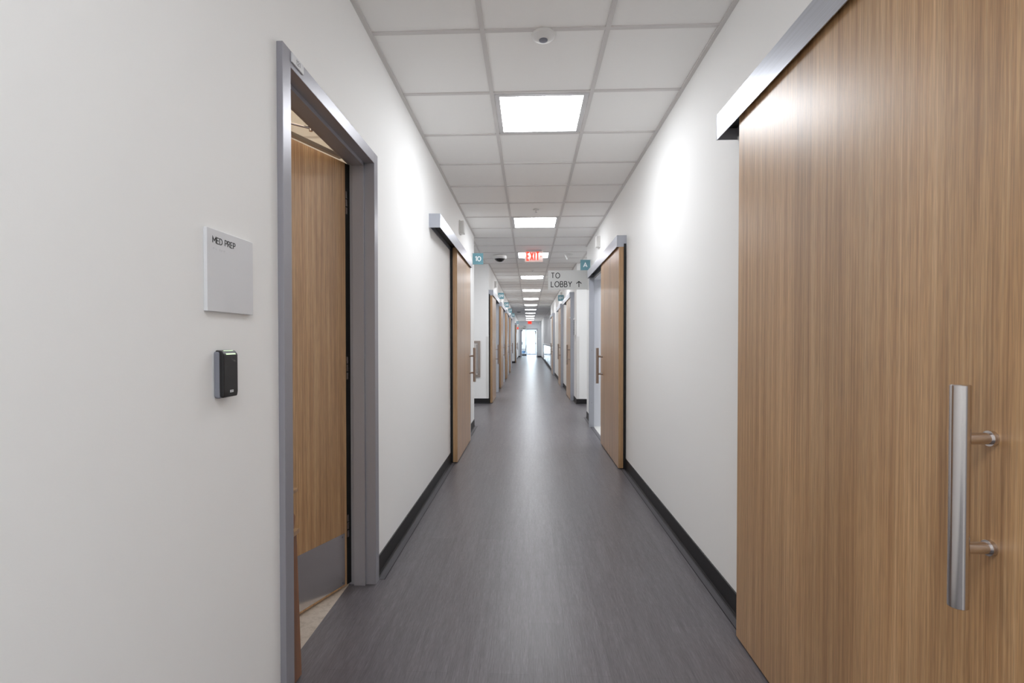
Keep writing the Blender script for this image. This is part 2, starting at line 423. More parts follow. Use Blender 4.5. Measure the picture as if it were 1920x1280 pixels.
for x, s, y0, y1 in ((XL, 1, -3.2, 1.55), (XL, 1, 2.535, 7.19), (XR, -1, -3.2, 8.07)):
    bx(b, min(x+s*.018, x+s*.046), max(x+s*.018, x+s*.046), y0, y1, 0, .0022)
struct('trim_3', b, 'toe', 'thin grey edging strip on the floor beside the baseboards', 'floor trim')
b = newbm()
for x, s, y0, y1 in ((XL, 1, -3.2, 1.55), (XL, 1, 2.535, 7.19), (XR, -1, -3.2, 8.07)):
    bx(b, min(x+s*.046, x+s*.049), max(x+s*.046, x+s*.049), y0, y1, 0, .0016)
struct('trim_4', b, 'black', 'dark seam line along the floor edging strip', 'floor trim')

# corner guards on the side corridor corners
def corner_guard(x, y, s, label):
    b = newbm()
    bx(b, min(x, x+s*.003), max(x, x+s*.003), y-.003, y+.05, .102, 1.32)
    bx(b, min(x+s*.003, x-s*.05), max(x+s*.003, x-s*.05), y-.003, y, .102, 1.32)
    one('corner_guard', b, 'plasticw', (x, y, .102), label, 'corner guard', 'corner guards', bevel=.001)
corner_guard(XL, 9.79, 1, 'white plastic corner guard on the left wall corner by the extinguisher cabinet')
corner_guard(XR, 9.77, -1, 'white plastic corner guard on the right wall corner under the lobby sign')

# ================================================================== MED PREP DOORWAY
d = thing('door_1', (XL, 2.479, 0), 'oak door standing ajar in the grey med prep frame on the left', 'door', None, 'structure')
O = Vector((XL, 2.479, 0))
def loc(o): o.location = Vector((0, 0, 0)); return o
def part(name, bm, mt, parent, org=O, **k):
    for v in bm.verts: v.co -= org
    return obj(name, bm, mt, parent, **k)
b = newbm()
fx = XL+.020
ya, yb, zt = 1.603, 2.479, 2.119
# casing face and jamb in one rolled frame profile (X,Y outline extruded in Z)
def jamb(y, s):   # s = +1: far jamb (solid towards +Y)
    pts = [(fx, y), (fx, y+s*.054), (XL, y+s*.054), (XL, y+s*.02), (L0, y+s*.02), (L0, y+s*.054), (L0-.02, y+s*.054), (L0-.02, y),
           (XL-.088, y), (XL-.088, y-s*.016), (XL-.030, y-s*.016), (XL-.030, y)]
    prism(b, pts, 'Z', 0, 2.173)
jamb(yb, 1); jamb(ya, -1)
pts = [(fx, zt), (fx, 2.173), (XL, 2.173), (XL, 2.14), (L0, 2.14), (L0, 2.173), (L0-.02, 2.173), (L0-.02, zt),
       (XL-.088, zt), (XL-.088, zt-.016), (XL-.030, zt-.016), (XL-.030, zt)]
prism(b, pts, 'Y', ya-.0, yb+.0)
fr_ = part('door_frame', b, 'framegrey', d, bevel=.0012)
b = newbm(); bx(b, fx, fx+.005, 1.603, 1.687, 2.137, 2.168)
pl = part('room_number_plate', b, 'signw', fr_, bevel=.0008)
tag(pl, 'small grey room number plate')
b = newbm(); text(b, '121', (fx+.005, 1.645, 2.145), (0, 1, 0), (0, 0, 1), .016, .12, .9, .3, .0005, 'C')
tn = part('number', b, 'inkgrey', fr_)
# leaf, hinged on the far jamb, opened about 22 degrees into the room
hinge = Vector((XL-.112, 2.462, 0)); ang = math.radians(22.3)
ux = Vector((-math.sin(ang), -math.cos(ang), 0)); wx_ = Vector((-math.cos(ang), math.sin(ang), 0))   # along leaf, through leaf
def leafm(u0, w0, z0):
    mtx = Matrix((( ux.x, wx_.x, 0, hinge.x+ux.x*u0+wx_.x*w0), (ux.y, wx_.y, 0, hinge.y+ux.y*u0+wx_.y*w0), (0, 0, 1, z0), (0, 0, 0, 1)))
    return mtx
b = newbm(); rot_box(b, (.852, .044, 2.10), leafm(.016, 0, .012))
leaf = part('leaf', b, 'wood', d)
b = newbm(); rot_box(b, (.0012, .044, 2.10), leafm(.0148, 0, .012)); part('leaf_edge', b, 'woodedge', leaf)
b = newbm(); rot_box(b, (.80, .0016, .255), leafm(.03, -.0016, .022)); kp = part('kick_plate', b, 'steel', leaf)
tag(kp, 'stainless steel kick plate')
b = newbm()
for u0 in (.045, .42, .79):
    for z0 in (.035, .262):
        p = hinge + ux*u0 + wx_*(-.0016)
        q = p - wx_*.0012; tube(b, (p.x, p.y, z0), (q.x, q.y, z0), .0035, 10)
part('screws', b, 'darkgrey', leaf)
for z0 in (.25, 1.04, 1.86):
    b = newbm(); p = hinge - ux*.006
    rot_box(b, (.009, .0012, .115), leafm(.003, .0025, z0))
    for zz in (0, .040, .079): rot_box(b, (.011, .006, .034), leafm(.001, -.003, z0+zz))
    part('hinge', b, 'steel', d)
b = newbm(); rot_box(b, (.033, .03, 2.10), leafm(-.0185, .001, .012)); part('gap_shade_strip', b, 'black', d)  # black strip painted in for the shaded gap between leaf and jamb
# closer: body on the room side of the leaf, dark rail above it, arm to the frame head
b = newbm(); rot_box(b, (.80, .022, .016), leafm(.02, .010, 2.134)); cl = part('closer_rail', b, 'taupe', d)
b = newbm()
p0 = hinge + ux*.52 + wx_*.03; p1 = Vector((XL-.150, 2.135, 0))
tube(b, (p0.x, p0.y, 2.154), (p1.x, p1.y, 2.150), .005, 10); tube(b, (p1.x, p1.y, 2.138), (p1.x, p1.y, 2.165), .008, 12)
ca = part('closer_arm', b, 'steel', d); tag(ca, 'thin metal closer arm')
b = newbm(); bx(b, XL-.165, XL-.121, 2.11, 2.16, 2.165, 2.173); part('closer_shoe', b, 'darkgrey', d)
b = newbm()   # lever handle near the free edge
p = hinge + ux*.80
for s, w0 in ((-1, 0), (1, .044)):
    c0 = p + wx_*w0; c1 = c0 + wx_*(s*.05); c2 = c1 - ux*.11
    tube(b, (c0.x, c0.y, .96), (c1.x, c1.y, .96), .011); tube(b, (c1.x, c1.y, .96), (c2.x, c2.y, .96), .009)
part('lever_handle', b, 'steel', leaf)

# narrow wooden stand in the doorway against the near jamb
st = thing('wooden_stand', (-.872, 1.70, 0), 'orange-brown wooden stand just inside the near jamb of the med prep doorway', 'stand')
OS = Vector((-.872, 1.70, 0))
def board(bm, pts, x0, x1, skew=0):
    prism(bm, pts, 'X', x0, x1)
b = newbm(); board(b, [(1.63, .004), (1.792, .004), (1.758, .54), (1.63, .54)], -.862, -.836)
part('front_board', b, 'woodorange', st, OS, bevel=.002)
b = newbm(); board(b, [(1.63, .56), (1.748, .56), (1.756, .60)] + [(1.752-.03*math.sin(k*PI/8), .60+.09*k/4) for k in range(1, 5)] + [(1.63, .69)], -.86, -.84)
part('arched_side', b, 'woodorange', st, OS)
b = newbm(); bx(b, -.90, -.828, 1.625, 1.766, .54, .556); part('shelf', b, 'woodedge', st, OS, bevel=.002)
b = newbm(); bx(b, -.90, -.832, 1.625, 1.762, .69, .703); part('top', b, 'woodedge', st, OS, bevel=.002)
b = newbm(); bx(b, -.898, -.878, 1.63, 1.78, .004, .54); part('back_board', b, 'woodorange', st, OS, bevel=.002)

# ================================================================== SLIDING DOORS
def sliding_door(name, side, h0, h1, p0, p1, posts, handle_y, label, edge='wood', holes=None, clip=False, seal_y=None):
    """side -1 left wall / +1 right wall; h0..h1 track cover, p0..p1 panel, along Y"""
    xw = XL if side < 0 else XR; s = -side        # s: direction into the corridor
    org = Vector((xw, h0, 0))
    d = thing(name, org, label, 'door', None, 'structure')
    X = lambda a: xw + s*a
    def bxs(bm, a0, a1, y0, y1, z0, z1): bx(bm, min(X(a0), X(a1)), max(X(a0), X(a1)), y0, y1, z0, z1)
    # track cover: face, top, end caps
    b = newbm()
    bxs(b, .0885, .0915, h0, h1, HB, HT); bxs(b, 0, .0885, h0, h1, HT-.003, HT); bxs(b, .0, .003, h0+.003, h1-.003, HB+.01, HT-.003)
    tc = part('track_cover', b, 'alu', d, org)
    for y0, y1 in ((h0-.001, h0+.003), (h1-.003, h1+.001)):
        b = newbm(); bxs(b, 0, .0915, y0, y1, HB, HT); part('end_cap', b, 'postgrey', tc, org)
    b = newbm(); bxs(b, .004, .0875, h0+.004, h1-.004, HB+.050, HT-.006); part('track', b, 'black', tc, org)
    # panel
    b = newbm(); bxs(b, .027, .072, p0+.001, p1-.001, .010, HB+.04)
    pn = part('panel', b, 'wood', d, org)
    b = newbm()
    ya_, yb_ = (p0-.0008, p0+.0012)
    bxs(b, .0272, .0718, ya_, yb_, .010, HB+.038)
    part('edge_band', b, 'woodedge' if edge == 'wood' else 'postgrey', pn, org)
    b = newbm(); bxs(b, .004, .026, p0-.004, p0+.03, .004, HB+.03); bxs(b, .004, .026, p1-.03, p1+.004, .004, HB+.03)
    part('seal', b, 'black', d, org)
    # handle: bar with two standoffs
    b = newbm(); xb = X(.131)
    lathe(b, [(.0145, .735), (.016, .7365), (.016, 1.1485), (.0145, 1.15)], (xb, handle_y, 0), 'Z', 28)
    hd = part('handle', b, 'steel' if abs(h0) < 1 else 'bronze', pn, org, smooth=True)
    for z in (.846, 1.050):
        b = newbm(); tube(b, (X(.072), handle_y, z), (xb, handle_y, z), .011, 20); tube(b, (X(.072), handle_y, z), (X(.080), handle_y, z), .0145, 20)
        part('standoff', b, 'steel' if abs(h0) < 1 else 'bronze', hd, org, smooth=True)
    for y0, y1 in posts:
        b = newbm(); bxs(b, .001, .070, y0, y1, 0, HB+.004)
        po = part('jamb_post', b, 'postgrey', d, org, bevel=.0015)
        b = newbm(); yy = y0-.0012
        for z in (.35, 1.1, 1.62): tube(b, (X(.035), y0+.002, z), (X(.035), yy, z), .004, 8)
        part('screws', b, 'darkgrey', po, org)
    if holes:      # metal lining of the opening
        ha, hb = holes; dpt = WT if side < 0 else WT+.12
        b = newbm()
        bxs(b, -dpt-.002, .001, hb-.012, hb+.002, 0, 2.128); bxs(b, -dpt-.002, .001, ha-.002, ha+.012, 0, 2.128); bxs(b, -dpt-.002, .001, ha, hb, 2.112, 2.128)
        part('opening_frame', b, 'lining', d, org)
    if clip:
        b = newbm(); bxs(b, .030, .090, p0-.030, p0-.004, 1.70, 1.725); part('latch_sensor', b, 'plasticw', d, org, bevel=.002)
    return d
sliding_door('door_2', 1, .085, 2.285, .862, 2.09, [(.79, .858)], .958, 'large oak sliding door filling the right side of the picture, brushed steel bar handle')
sliding_door('door_3', -1, 3.94, 6.13, 5.0, 6.13, [(6.135, 6.19)], 6.05, 'closed oak sliding door beside the teal 10 sign on the left')
sliding_door('door_4', 1, 4.82, 7.22, 4.82, 6.01, [(7.16, 7.225)], 5.88, 'open oak sliding door beside the teal letter sign on the right', holes=(6.0, 7.25))
LBL = {0: 'oak sliding door next to the 09 sign, first after the left side corridor', 1: 'oak sliding door next to the 08 sign on the left wall',
       2: 'oak sliding door next to the 07 sign on the left wall', 3: 'oak sliding door next to the 06 sign, last of the row on the left'}
for i, y in enumerate(LD):
    sliding_door('door_%d' % (5+i), -1, y, y+2.16, y, y+1.09, [(y+2.10, y+2.16)], y+.98, LBL[i], holes=(y+1.10, y+2.14))
sliding_door('door_9', 1, 10.36, 12.53, 10.43, 11.52, [(10.365, 10.425)], 10.53, 'oak sliding door on the right just past the side corridor, grey jamb post with white latch sensor', clip=True)
sliding_door('door_10', 1, 13.52, 15.55, 13.59, 14.62, [(13.525, 13.585)], 13.69, 'oak sliding door on the right next to the 01 sign', clip=True)
sliding_door('door_11', 1, 17.95, 20.1, 18.02, 19.1, [(17.955, 18.015)], 18.12, 'farthest oak sliding door on the right wall, before the counter recess')
sliding_door('door_12', -1, 28.0, 30.15, 28.02, 29.1, [(30.09, 30.15)], 29.0, 'single oak sliding door far down the left wall past the second side corridor')

# ================================================================== CEILING LIGHTS
def ceiling_light(ix, iy, label, lens='lens', group='square ceiling light panels'):
    x0 = GX + T*ix; y0 = GY + T*iy; cx, cy = x0+T/2, y0+T/2; z = ZC
    t = thing('ceiling_light', (cx, cy, z), label, 'ceiling light', group)
    b = newbm(); a, c, h = T/2-.0165, T/2-.046, .0045
    for (xa, xb, ya_, yb_) in ((-a, a, -a, -c), (-a, a, c, a), (-a, -c, -c, c), (c, a, -c, c)): bx(b, xa, xb, ya_, yb_, -.001, h)
    obj('frame', b, 'fixw', t)
    b = newbm(); n = 10; g = []                                       # lens bellies down slightly
    for i in range(n+1):
        g.append([b.verts.new((-c+2*c*i/n, -c+2*c*j/n, .0005-.020*(1-(2*i/n-1)**2)**.6*(1-(2*j/n-1)**2)**.6)) for j in range(n+1)])
    for i in range(n):
        for j in range(n): b.faces.new((g[i][j], g[i][j+1], g[i+1][j+1], g[i+1][j]))
    obj('diffuser', b, lens, t, smooth=True)
    return t
ORD = ['nearest lit ceiling light panel in view, above the med prep doorway', 'second lit ceiling light panel down the corridor', 'third lit ceiling light panel, partly hidden behind the exit sign',
       'fourth lit ceiling light panel, first beyond the side corridors', 'fifth lit ceiling light panel down the corridor', 'sixth lit ceiling light panel down the corridor', 'seventh lit ceiling light panel down the corridor', 'eighth lit ceiling light panel down the corridor',
       'ninth lit ceiling light panel down the corridor', 'tenth lit ceiling light panel down the corridor', 'eleventh lit ceiling light panel down the corridor', 'last lit ceiling light panel before the end wall']
for lb, iy in zip(ORD, (1, 6, 10, 15, 20, 25, 30, 35, 40, 45, 50, 55)): ceiling_light(0, iy, lb)
ceiling_light(0, -5, 'lit ceiling light panel above the camera'); ceiling_light(0, -9, 'lit ceiling light panel behind the camera')
ceiling_light(-4, 9, 'lit ceiling light panel in the near left side corridor'); ceiling_light(4, 10, 'lit ceiling light panel in the near right side corridor')
ceiling_light(-4, 38, 'lit ceiling light panel in the far left side corridor')
ceiling_light(-3, -1, 'warm lit ceiling light panel inside the med prep room', 'lenswarm')
ceiling_light(3, 6, 'lit ceiling light panel in the room behind the open right door')
for i, iy in enumerate((14, 19, 24, 29)): ceiling_light(-3, iy, 'lit ceiling light panel inside the room with the %s sign' % ('09', '08', '07', '06')[i])

# ================================================================== CEILING DEVICES
cs = thing('occupancy_sensor', (.071, 2.49, ZC), 'round white ceiling sensor with grey lens in the tile before the nearest light', 'sensor', 'small ceiling devices')
b = newbm(); lathe(b, [(.058, 0), (.056, -.012), (.040, -.022), (.022, -.026)], (0, 0, 0), 'Z', 32); obj('housing', b, 'plasticw', cs, smooth=True)
b = newbm(); lathe(b, [(.022, -.020), (.021, -.029), (.014, -.031)], (0, 0, 0), 'Z', 24); obj('lens', b, 'readergrey', cs, smooth=True)
def sprinkler(x, y, label):
    t = thing('sprinkler_head', (x, y, ZC), label, 'sprinkler', 'sprinkler heads')
    b = newbm(); lathe(b, [(.036, .0), (.034, -.005), (.014, -.008)], (0, 0, 0), 'Z', 20); obj('escutcheon', b, 'plasticw', t, smooth=True)
    b = newbm(); tube(b, (0, 0, -.006), (0, 0, -.028), .006, 10); lathe(b, [(.015, -.030), (.015, -.027)], (0, 0, 0), 'Z', 12); obj('deflector', b, 'steel', t)
sprinkler(.081, 5.78, 'small sprinkler head in the tile just before the second ceiling light')
sprinkler(.08, 10.75, 'small sprinkler head just beyond the exit sign')
sprinkler(.08, 17.4, 'small sprinkler head far beyond the exit sign')
dc = thing('dome_camera', (-.516, 8.84, ZC), 'white dome camera with black bubble on the ceiling left of the exit sign', 'camera')
b = newbm(); lathe(b, [(.118, 0), (.124, -.012), (.124, -.040), (.108, -.058), (.080, -.062)], (0, 0, 0), 'Z', 36); obj('housing', b, 'plasticw', dc, smooth=True)
b = newbm(); lathe(b, [(.084, -.056), (.082, -.072), (.066, -.094), (.040, -.108), (.012, -.113)], (0, 0, 0), 'Z', 32); obj('bubble', b, 'smoke', dc, smooth=True)
b = newbm(); lathe(b, [(.092, -.058), (.088, -.066)], (0, 0, 0), 'Z', 32); obj('ring', b, 'black', dc)
ms = thing('ceiling_speaker_sensor', (.691, 8.78, ZC), 'white ceiling sensor with a tilted nose above the lobby sign', 'sensor', 'small ceiling devices')
b = newbm(); lathe(b, [(.080, 0), (.078, -.008), (.050, -.016)], (0, 0, 0), 'Z', 28); obj('housing', b, 'plasticw', ms, smooth=True)
b = newbm(); tube(b, (-.045, 0, -.006), (-.012, -.02, -.085), .022, 18); obj('nose', b, 'plasticw', ms, smooth=True)
b = newbm(); lathe(b, [(.10, 0), (.09, -.02), (.05, -.03)], (0, 0, 0), 'Z', 20)
o = obj('smoke_detector', b, 'darkgrey', None, smooth=True); o.location = (-.53, 26.0, ZC); tag(o, 'round dark smoke detector on the far left ceiling', 'detector')
# slotted return vent
vt = thing('ceiling_vent', (GX+T/2, GY+T*27.5, ZC), 'square slotted air vent in the ceiling between two far light panels', 'vent')
b = newbm(); a = T/2-.014
for (xa, xb, ya_, yb_) in ((-a, a, -a, -a+.03), (-a, a, a-.03, a), (-a, -a+.03, -a, a), (a-.03, a, -a, a)): bx(b, xa, xb, ya_, yb_, -.006, .004)
obj('frame', b, 'fixw', vt)
b = newbm()
for k in range(12):
    y = -a+.045+k*(2*a-.09)/11; prism(b, [(y-.014, -.001), (y+.010, -.012), (y+.012, -.010), (y-.012, .001)], 'X', -a+.03, a-.03)
obj('louvres', b, 'fixw', vt)
# exit sign, edge lit
ex = thing('exit_sign', (.082, 8.34, ZC), 'red lit exit sign hanging from the ceiling in front of the third light', 'exit sign', 'exit signs')
def exit_sign(ex, flip=False):
    b = newbm(); bx(b, -.13, .13, -.022, .022, -.014, -.001); obj('canopy', b, 'fixw', ex, bevel=.003)
    b = newbm(); bx(b, -.150, .150, -.004, .004, -.195, -.0145); obj('acrylic_panel', b, 'exitpanel', ex, bevel=.001)
    b = newbm(); text(b, 'EXIT', (-.014, -.0045, -.176), (1, 0, 0), (0, 0, 1), .148, .14, .42, .18, .0015, 'C'); obj('letters', b, 'exitred', ex)
    b = newbm(); text(b, '>', (.116, -.0045, -.125), (1, 0, 0), (0, 0, 1), .042, .2, 1, .1, .0015, 'C'); obj('chevron', b, 'exitred', ex)
exit_sign(ex)

# ================================================================== WALL ITEMS, LEFT NEAR
sg = thing('med_prep_sign', (XL, 1.288, 1.4075), 'square white wall sign reading med prep left of the doorway', 'sign')
OM = Vector((XL, 1.288, 1.4075))
b = newbm(); bx(b, XL+.0005, XL+.010, 1.187, 1.389, 1.305, 1.510); part('plate', b, 'signw', sg, OM, bevel=.0012)
b = newbm(); text(b, 'MED PREP', (XL+.010, 1.209, 1.4745), (0, 1, 0), (0, 0, 1), .0165, .115, .93, .20, .0006); part('lettering', b, 'ink', sg, OM)
b = newbm()
for k, cell in enumerate(((0,1,3), (0,4), (0,1,4), None, (0,1,2,3), (0,1,2,4), (0,4), (0,1,2,3))):
    if cell is None: continue
    for q in cell:
        y = 1.211+k*.0064+(q//3)*.0024; z = 1.4625-(q % 3)*.0024; lathe(b, [(.0008, 0), (.0004, .0007)], (XL+.010, y, z), 'X', 6)
part('braille_dots', b, 'signw', sg, OM)
rd = thing('card_reader', (XL, 1.254, 1.146), 'black and grey card reader with a green light under the med prep sign', 'card reader')
OR = Vector((XL, 1.254, 1.146))
b = newbm(); bx(b, XL+.0005, XL+.017, 1.2215, 1.2885, 1.086, 1.206); part('back_housing', b, 'readergrey', rd, OR, bevel=.006, seg=4)
b = newbm(); prism(b, [(XL+.014, 1.090), (XL+.024, 1.087), (XL+.026, 1.10), (XL+.026, 1.197), (XL+.020, 1.206), (XL+.004, 1.2085)], 'Y', 1.2235, 1.2865)
part('face', b, 'readerblack', rd, OR, bevel=.0035, seg=3)
b = newbm(); prism(b, [(XL+.0235, 1.2005), (XL+.0265, 1.197), (XL+.0255, 1.1965), (XL+.0205, 1.2035), (XL+.0165, 1.2062), (XL+.0180, 1.2072)], 'Y', 1.236, 1.276)
part('status_light', b, 'led', rd, OR)
b = newbm(); bx(b, XL+.0258, XL+.0268, 1.250, 1.264, 1.0995, 1.1055); part('badge', b, 'signw', rd, OR)
b = newbm()
for k in range(4): bx(b, XL+.0267, XL+.0270, 1.2518+k*.003, 1.2534+k*.003, 1.1012, 1.1038)
part('badge_marks', b, 'inkgrey', rd, OR)

# ================================================================== BLADE SIGNS
def blade(side, y, txt, label, z0=2.293, s=.155):
    xw = XL if side < 0 else XR; d_ = -side
    t = thing('blade_sign', (xw, y, z0), label, 'sign', 'teal blade signs')
    b = newbm(); bx(b, min(d_*.001, d_*.012), max(d_*.001, d_*.012), -.012, .012, -.004, s+.004); obj('bracket', b, 'plasticw', t, bevel=.001)
    b = newbm(); bx(b, min(d_*.012, d_*(s+.004)), max(d_*.012, d_*(s+.004)), -.005, .005, 0, s); obj('plate', b, 'teal', t, bevel=.001)
    if txt:
        b = newbm(); text(b, txt, (d_*(.012+s/2-.003), -.0052, s*.27), (1, 0, 0), (0, 0, 1), s*.46, .17, .95, .22, .0012, 'C'); obj('lettering', b, 'white', t)
    return t
blade(-1, 6.92, '10', 'teal square blade sign numbered 10 on the left wall')
blade(1, 7.55, 'A', 'teal square blade sign with the letter A on the right wall')
blade(-1, 12.62, '09', 'small teal blade sign numbered 09, first past the left side corridor')
blade(-1, 15.72, '08', 'small teal blade sign numbered 08 on the left wall')
blade(-1, 18.75, '07', 'small teal blade sign numbered 07 on the left wall')
blade(-1, 21.9, '06', 'small teal blade sign numbered 06, last of its row on the left')
blade(-1, 30.9, '05', 'tiny teal blade sign numbered 05 at the far end of the left wall')
blade(1, 10.05, '', 'teal blade sign on the right wall, mostly hidden behind the lobby sign', 2.262)
blade(1, 13.3, '01', 'small teal blade sign numbered 01 on the right wall')

lb = thing('lobby_sign', (XR, 7.85, 2.035), 'pale rectangular blade sign reading to lobby with an up arrow, right wall', 'sign', 'lobby signs')
OL = Vector((XR, 7.85, 2.035))
b = newbm(); bx(b, .300, XR-.012, 7.846, 7.854, 2.034, 2.336); part('plate', b, 'frost', lb, OL, bevel=.001)
b = newbm(); bx(b, XR-.012, XR-.001, 7.838, 7.862, 2.03, 2.34); part('bracket', b, 'plasticw', lb, OL)
b = newbm()
text(b, 'TO', (.350, 7.8455, 2.209), (1, 0, 0), (0, 0, 1), .090, .125, .73, .235, .0012)
text(b, 'LOBBY', (.348, 7.8455, 2.071), (1, 0, 0), (0, 0, 1), .095, .125, .72, .215, .0012)
part('lettering', b, 'ink', lb, OL)
b = newbm(); text(b, '^', (.740, 7.8455, 2.068), (1, 0, 0), (0, 0, 1), .098, .125, 1.1, .2, .0012); part('arrow', b, 'ink', lb, OL)

# ================================================================== CALL LIGHTS ABOVE DOORS
def call_light(side, y, label):
    xw = XL if side < 0 else XR; d_ = -side
    t = thing('call_light', (xw, y, 2.455), label, 'call light', 'white call lights above the doors')
    b = newbm(); bx(b, min(d_*.001, d_*.016), max(d_*.001, d_*.016), 0, .115, 0, .15); obj('backplate', b, 'plasticw', t, bevel=.002)
    b = newbm(); bx(b, min(d_*.016, d_*.056), max(d_*.016, d_*.056), .004, .111, .004, .146); obj('dome', b, 'plasticw', t, bevel=.008, seg=4)
call_light(-1, 5.66, 'white call light high on the left wall above the door by the 10 sign')
call_light(1, 6.58, 'white call light high on the right wall above the open sliding door')
call_light(-1, 11.42, 'small white call light on the left wall above the door by the 09 sign')
call_light(-1, 14.55, 'small white call light on the left wall above the door by the 08 sign')
call_light(-1, 17.65, 'small white call light on the left wall above the door by the 07 sign')
call_light(-1, 20.8, 'small white call light on the left wall above the door by the 06 sign')
call_light(1, 14.05, 'small white call light on the right wall just above the 01 sign')

# ================================================================== SIDE CORRIDOR ITEMS
ec = thing('extinguisher_cabinet', (-1.10, 9.79, .52), 'steel fire extinguisher cabinet on the wall facing the camera, left side corridor', 'cabinet')
OE = Vector((-1.10, 9.79, .52))
b = newbm(); x0, x1, z0, z1, yf = -1.25, -.955, .52, 1.235, 9.765
for (xa, xb, za, zb) in ((x0, x1, z0, z0+.045), (x0, x1, z1-.045, z1), (x0, x0+.045, z0+.045, z1-.045), (x1-.045, x1, z0+.045, z1-.045)): bx(b, xa, xb, yf, 9.789, za, zb)
part('frame', b, 'bronze', ec, OE, bevel=.002)
b = newbm(); bx(b, x0+.048, x1-.048, 9.772, 9.780, z0+.048, z1-.048); part('door_panel', b, 'steel', ec, OE, bevel=.001)
b = newbm(); bx(b, x1-.070, x1-.062, 9.768, 9.772, z0+.07, z1-.07); part('pull_slot', b, 'ink', ec, OE)
for (x, y, z, s, lab) in ((XR, 7.62, 1.50, -1, 'upper white switch plate on the right wall end below the lobby sign'), (XR, 7.62, 1.22, -1, 'lower white switch plate on the right wall end below the lobby sign'),
                          (XR, 10.08, 1.28, -1, 'small white switch plate on the right wall past the side corridor')):
    t = thing('wall_switch', (x, y, z), lab, 'switch', 'white switch plates')
    b = newbm(); bx(b, -.008, -.0005, -.036, .036, -.058, .058); obj('plate', b, 'plasticw', t, bevel=.002)
    b = newbm(); bx(b, -.012, -.008, -.016, .016, -.033, .033); obj('rocker', b, 'signw', t, bevel=.001)
ch = thing('chart_holder', (XR, 9.98, 1.35), 'narrow grey wall rack with dark slots on the right wall past the side corridor', 'wall rack')
b = newbm(); bx(b, -.03, -.0005, -.05, .05, 0, .30); obj('back_panel', b, 'plasticw', ch, bevel=.002)
b = newbm()
for k in range(9): bx(b, -.040, -.030, -.046, .046, .012+k*.032, .028+k*.032)
obj('slots', b, 'darkgrey', ch)
b = newbm(); bx(b, -.045, -.0005, -.06, .06, .302, .33); obj('cap', b, 'plasticw', ch, bevel=.003)

# ================================================================== COUNTER RECESS, FAR RIGHT
rc = thing('reception_counter', (1.0, 26.9, 0), 'pale half-height counter front in the recess far down the right side', 'counter')
OC = Vector((1.0, 26.9, 0))
b = newbm(); prism(b, [(.945, 32.85), (.985, 32.85), (1.03, 21.32), (.935, 21.32)], 'Z', 0, 1.04); part('front', b, 'endwall', rc, OC)
for y0, y1 in ((21.5, 24.2), (24.4, 27.0), (27.3, 30.4)):
    b = newbm(); bx(b, .921, .937, y0, y1, .16, .98); part('gloss_panel', b, 'counter', rc, OC, bevel=.003)
b = newbm(); bx(b, .925, 1.10, 21.35, 32.8, 1.041, 1.07); part('countertop', b, 'fixw', rc, OC)
b = newbm(); bx(b, .925, .943, 21.32, 32.85, 0.001, .10); part('kick_base', b, 'base', rc, OC)

# ================================================================== END DOORWAY AND VESTIBULE
fd = thing('door_13', (0, YEND, 0), 'wide grey framed doorway in the far end wall', 'doorway', None, 'structure')
OF = Vector((0, YEND, 0))
b = newbm()
for x0, x1 in ((DX0-.05, DX0), (DX1, DX1+.05)): bx(b, x0, x1, YEND-.016, YEND-.0005, 0, DH+.05)
bx(b, DX0, DX1, YEND-.016, YEND-.0005, DH, DH+.05)
bx(b, DX0-.0, DX0+.02, YEND, YEND+.132, 0, DH); bx(b, DX1-.02, DX1, YEND, YEND+.132, 0, DH); bx(b, DX0, DX1, YEND, YEND+.132, DH-.02, DH)
part('frame', b, 'framegrey', fd, OF)
b = newbm(); bx(b, DX0+.02, DX0+.065, YEND+.14, YEND+1.0, .01, DH-.03); lf = part('leaf', b, 'framegrey', fd, OF)
b = newbm(); bx(b, DX0+.066, DX0+.12, YEND+.17, YEND+.42, DH-.12, DH-.04); part('closer', b, 'darkgrey', lf, OF)
b = newbm(); bx(b, DX0+.066, DX0+.11, YEND+.86, YEND+.92, .95, 1.15); part('latch', b, 'darkgrey', lf, OF)
gd = thing('door_14', (.22, 43.0, 0), 'bright glass exit door with white frame at the very end', 'door', None, 'structure')
OG = Vector((.22, 43.0, 0)); gx0, gx1, yg = -.16, .66, 42.99
b = newbm()
bx(b, gx0, gx0+.075, yg, yg+.05, .01, 2.12); bx(b, gx1-.13, gx1, yg, yg+.05, .01, 2.12); bx(b, gx0+.075, gx1-.13, yg, yg+.05, 2.0, 2.12)
bx(b, gx0+.075, gx1-.13, yg, yg+.05, .99, 1.05); bx(b, gx0+.075, gx1-.13, yg, yg+.05, .01, .14)
part('stile_frame', b, 'whitefr', gd, OG)
b = newbm(); bx(b, gx0+.075, gx1-.13, yg+.02, yg+.03, 1.05, 2.0); part('upper_pane', b, 'glass', gd, OG)
b = newbm(); bx(b, gx0+.075, gx1-.13, yg+.02, yg+.03, .14, .99); part('lower_pane', b, 'glass', gd, OG)
b = newbm(); bx(b, gx1-.13, gx1-.06, yg-.05, yg-.001, 1.85, 2.06); part('closer', b, 'ink', gd, OG)
b = newbm(); bx(b, gx1-.10, gx1-.04, yg-.05, yg-.001, .98, 1.05); part('latch', b, 'ink', gd, OG)
b = newbm(); bx(b, gx0+.08, gx1-.14, yg-.004, yg-.001, .135, .165); part('sweep', b, 'darkgrey', gd, OG)
b = newbm(); bx(b, -.30, gx0-.004, 43.0, 43.06, 0, 2.2); bx(b, gx1+.004, .74, 43.0, 43.06, 0, 2.2); bx(b, gx0-.004, gx1+.004, 43.0, 43.06, 2.124, 2.2)
part('door_frame', b, 'whitefr', gd, OG)
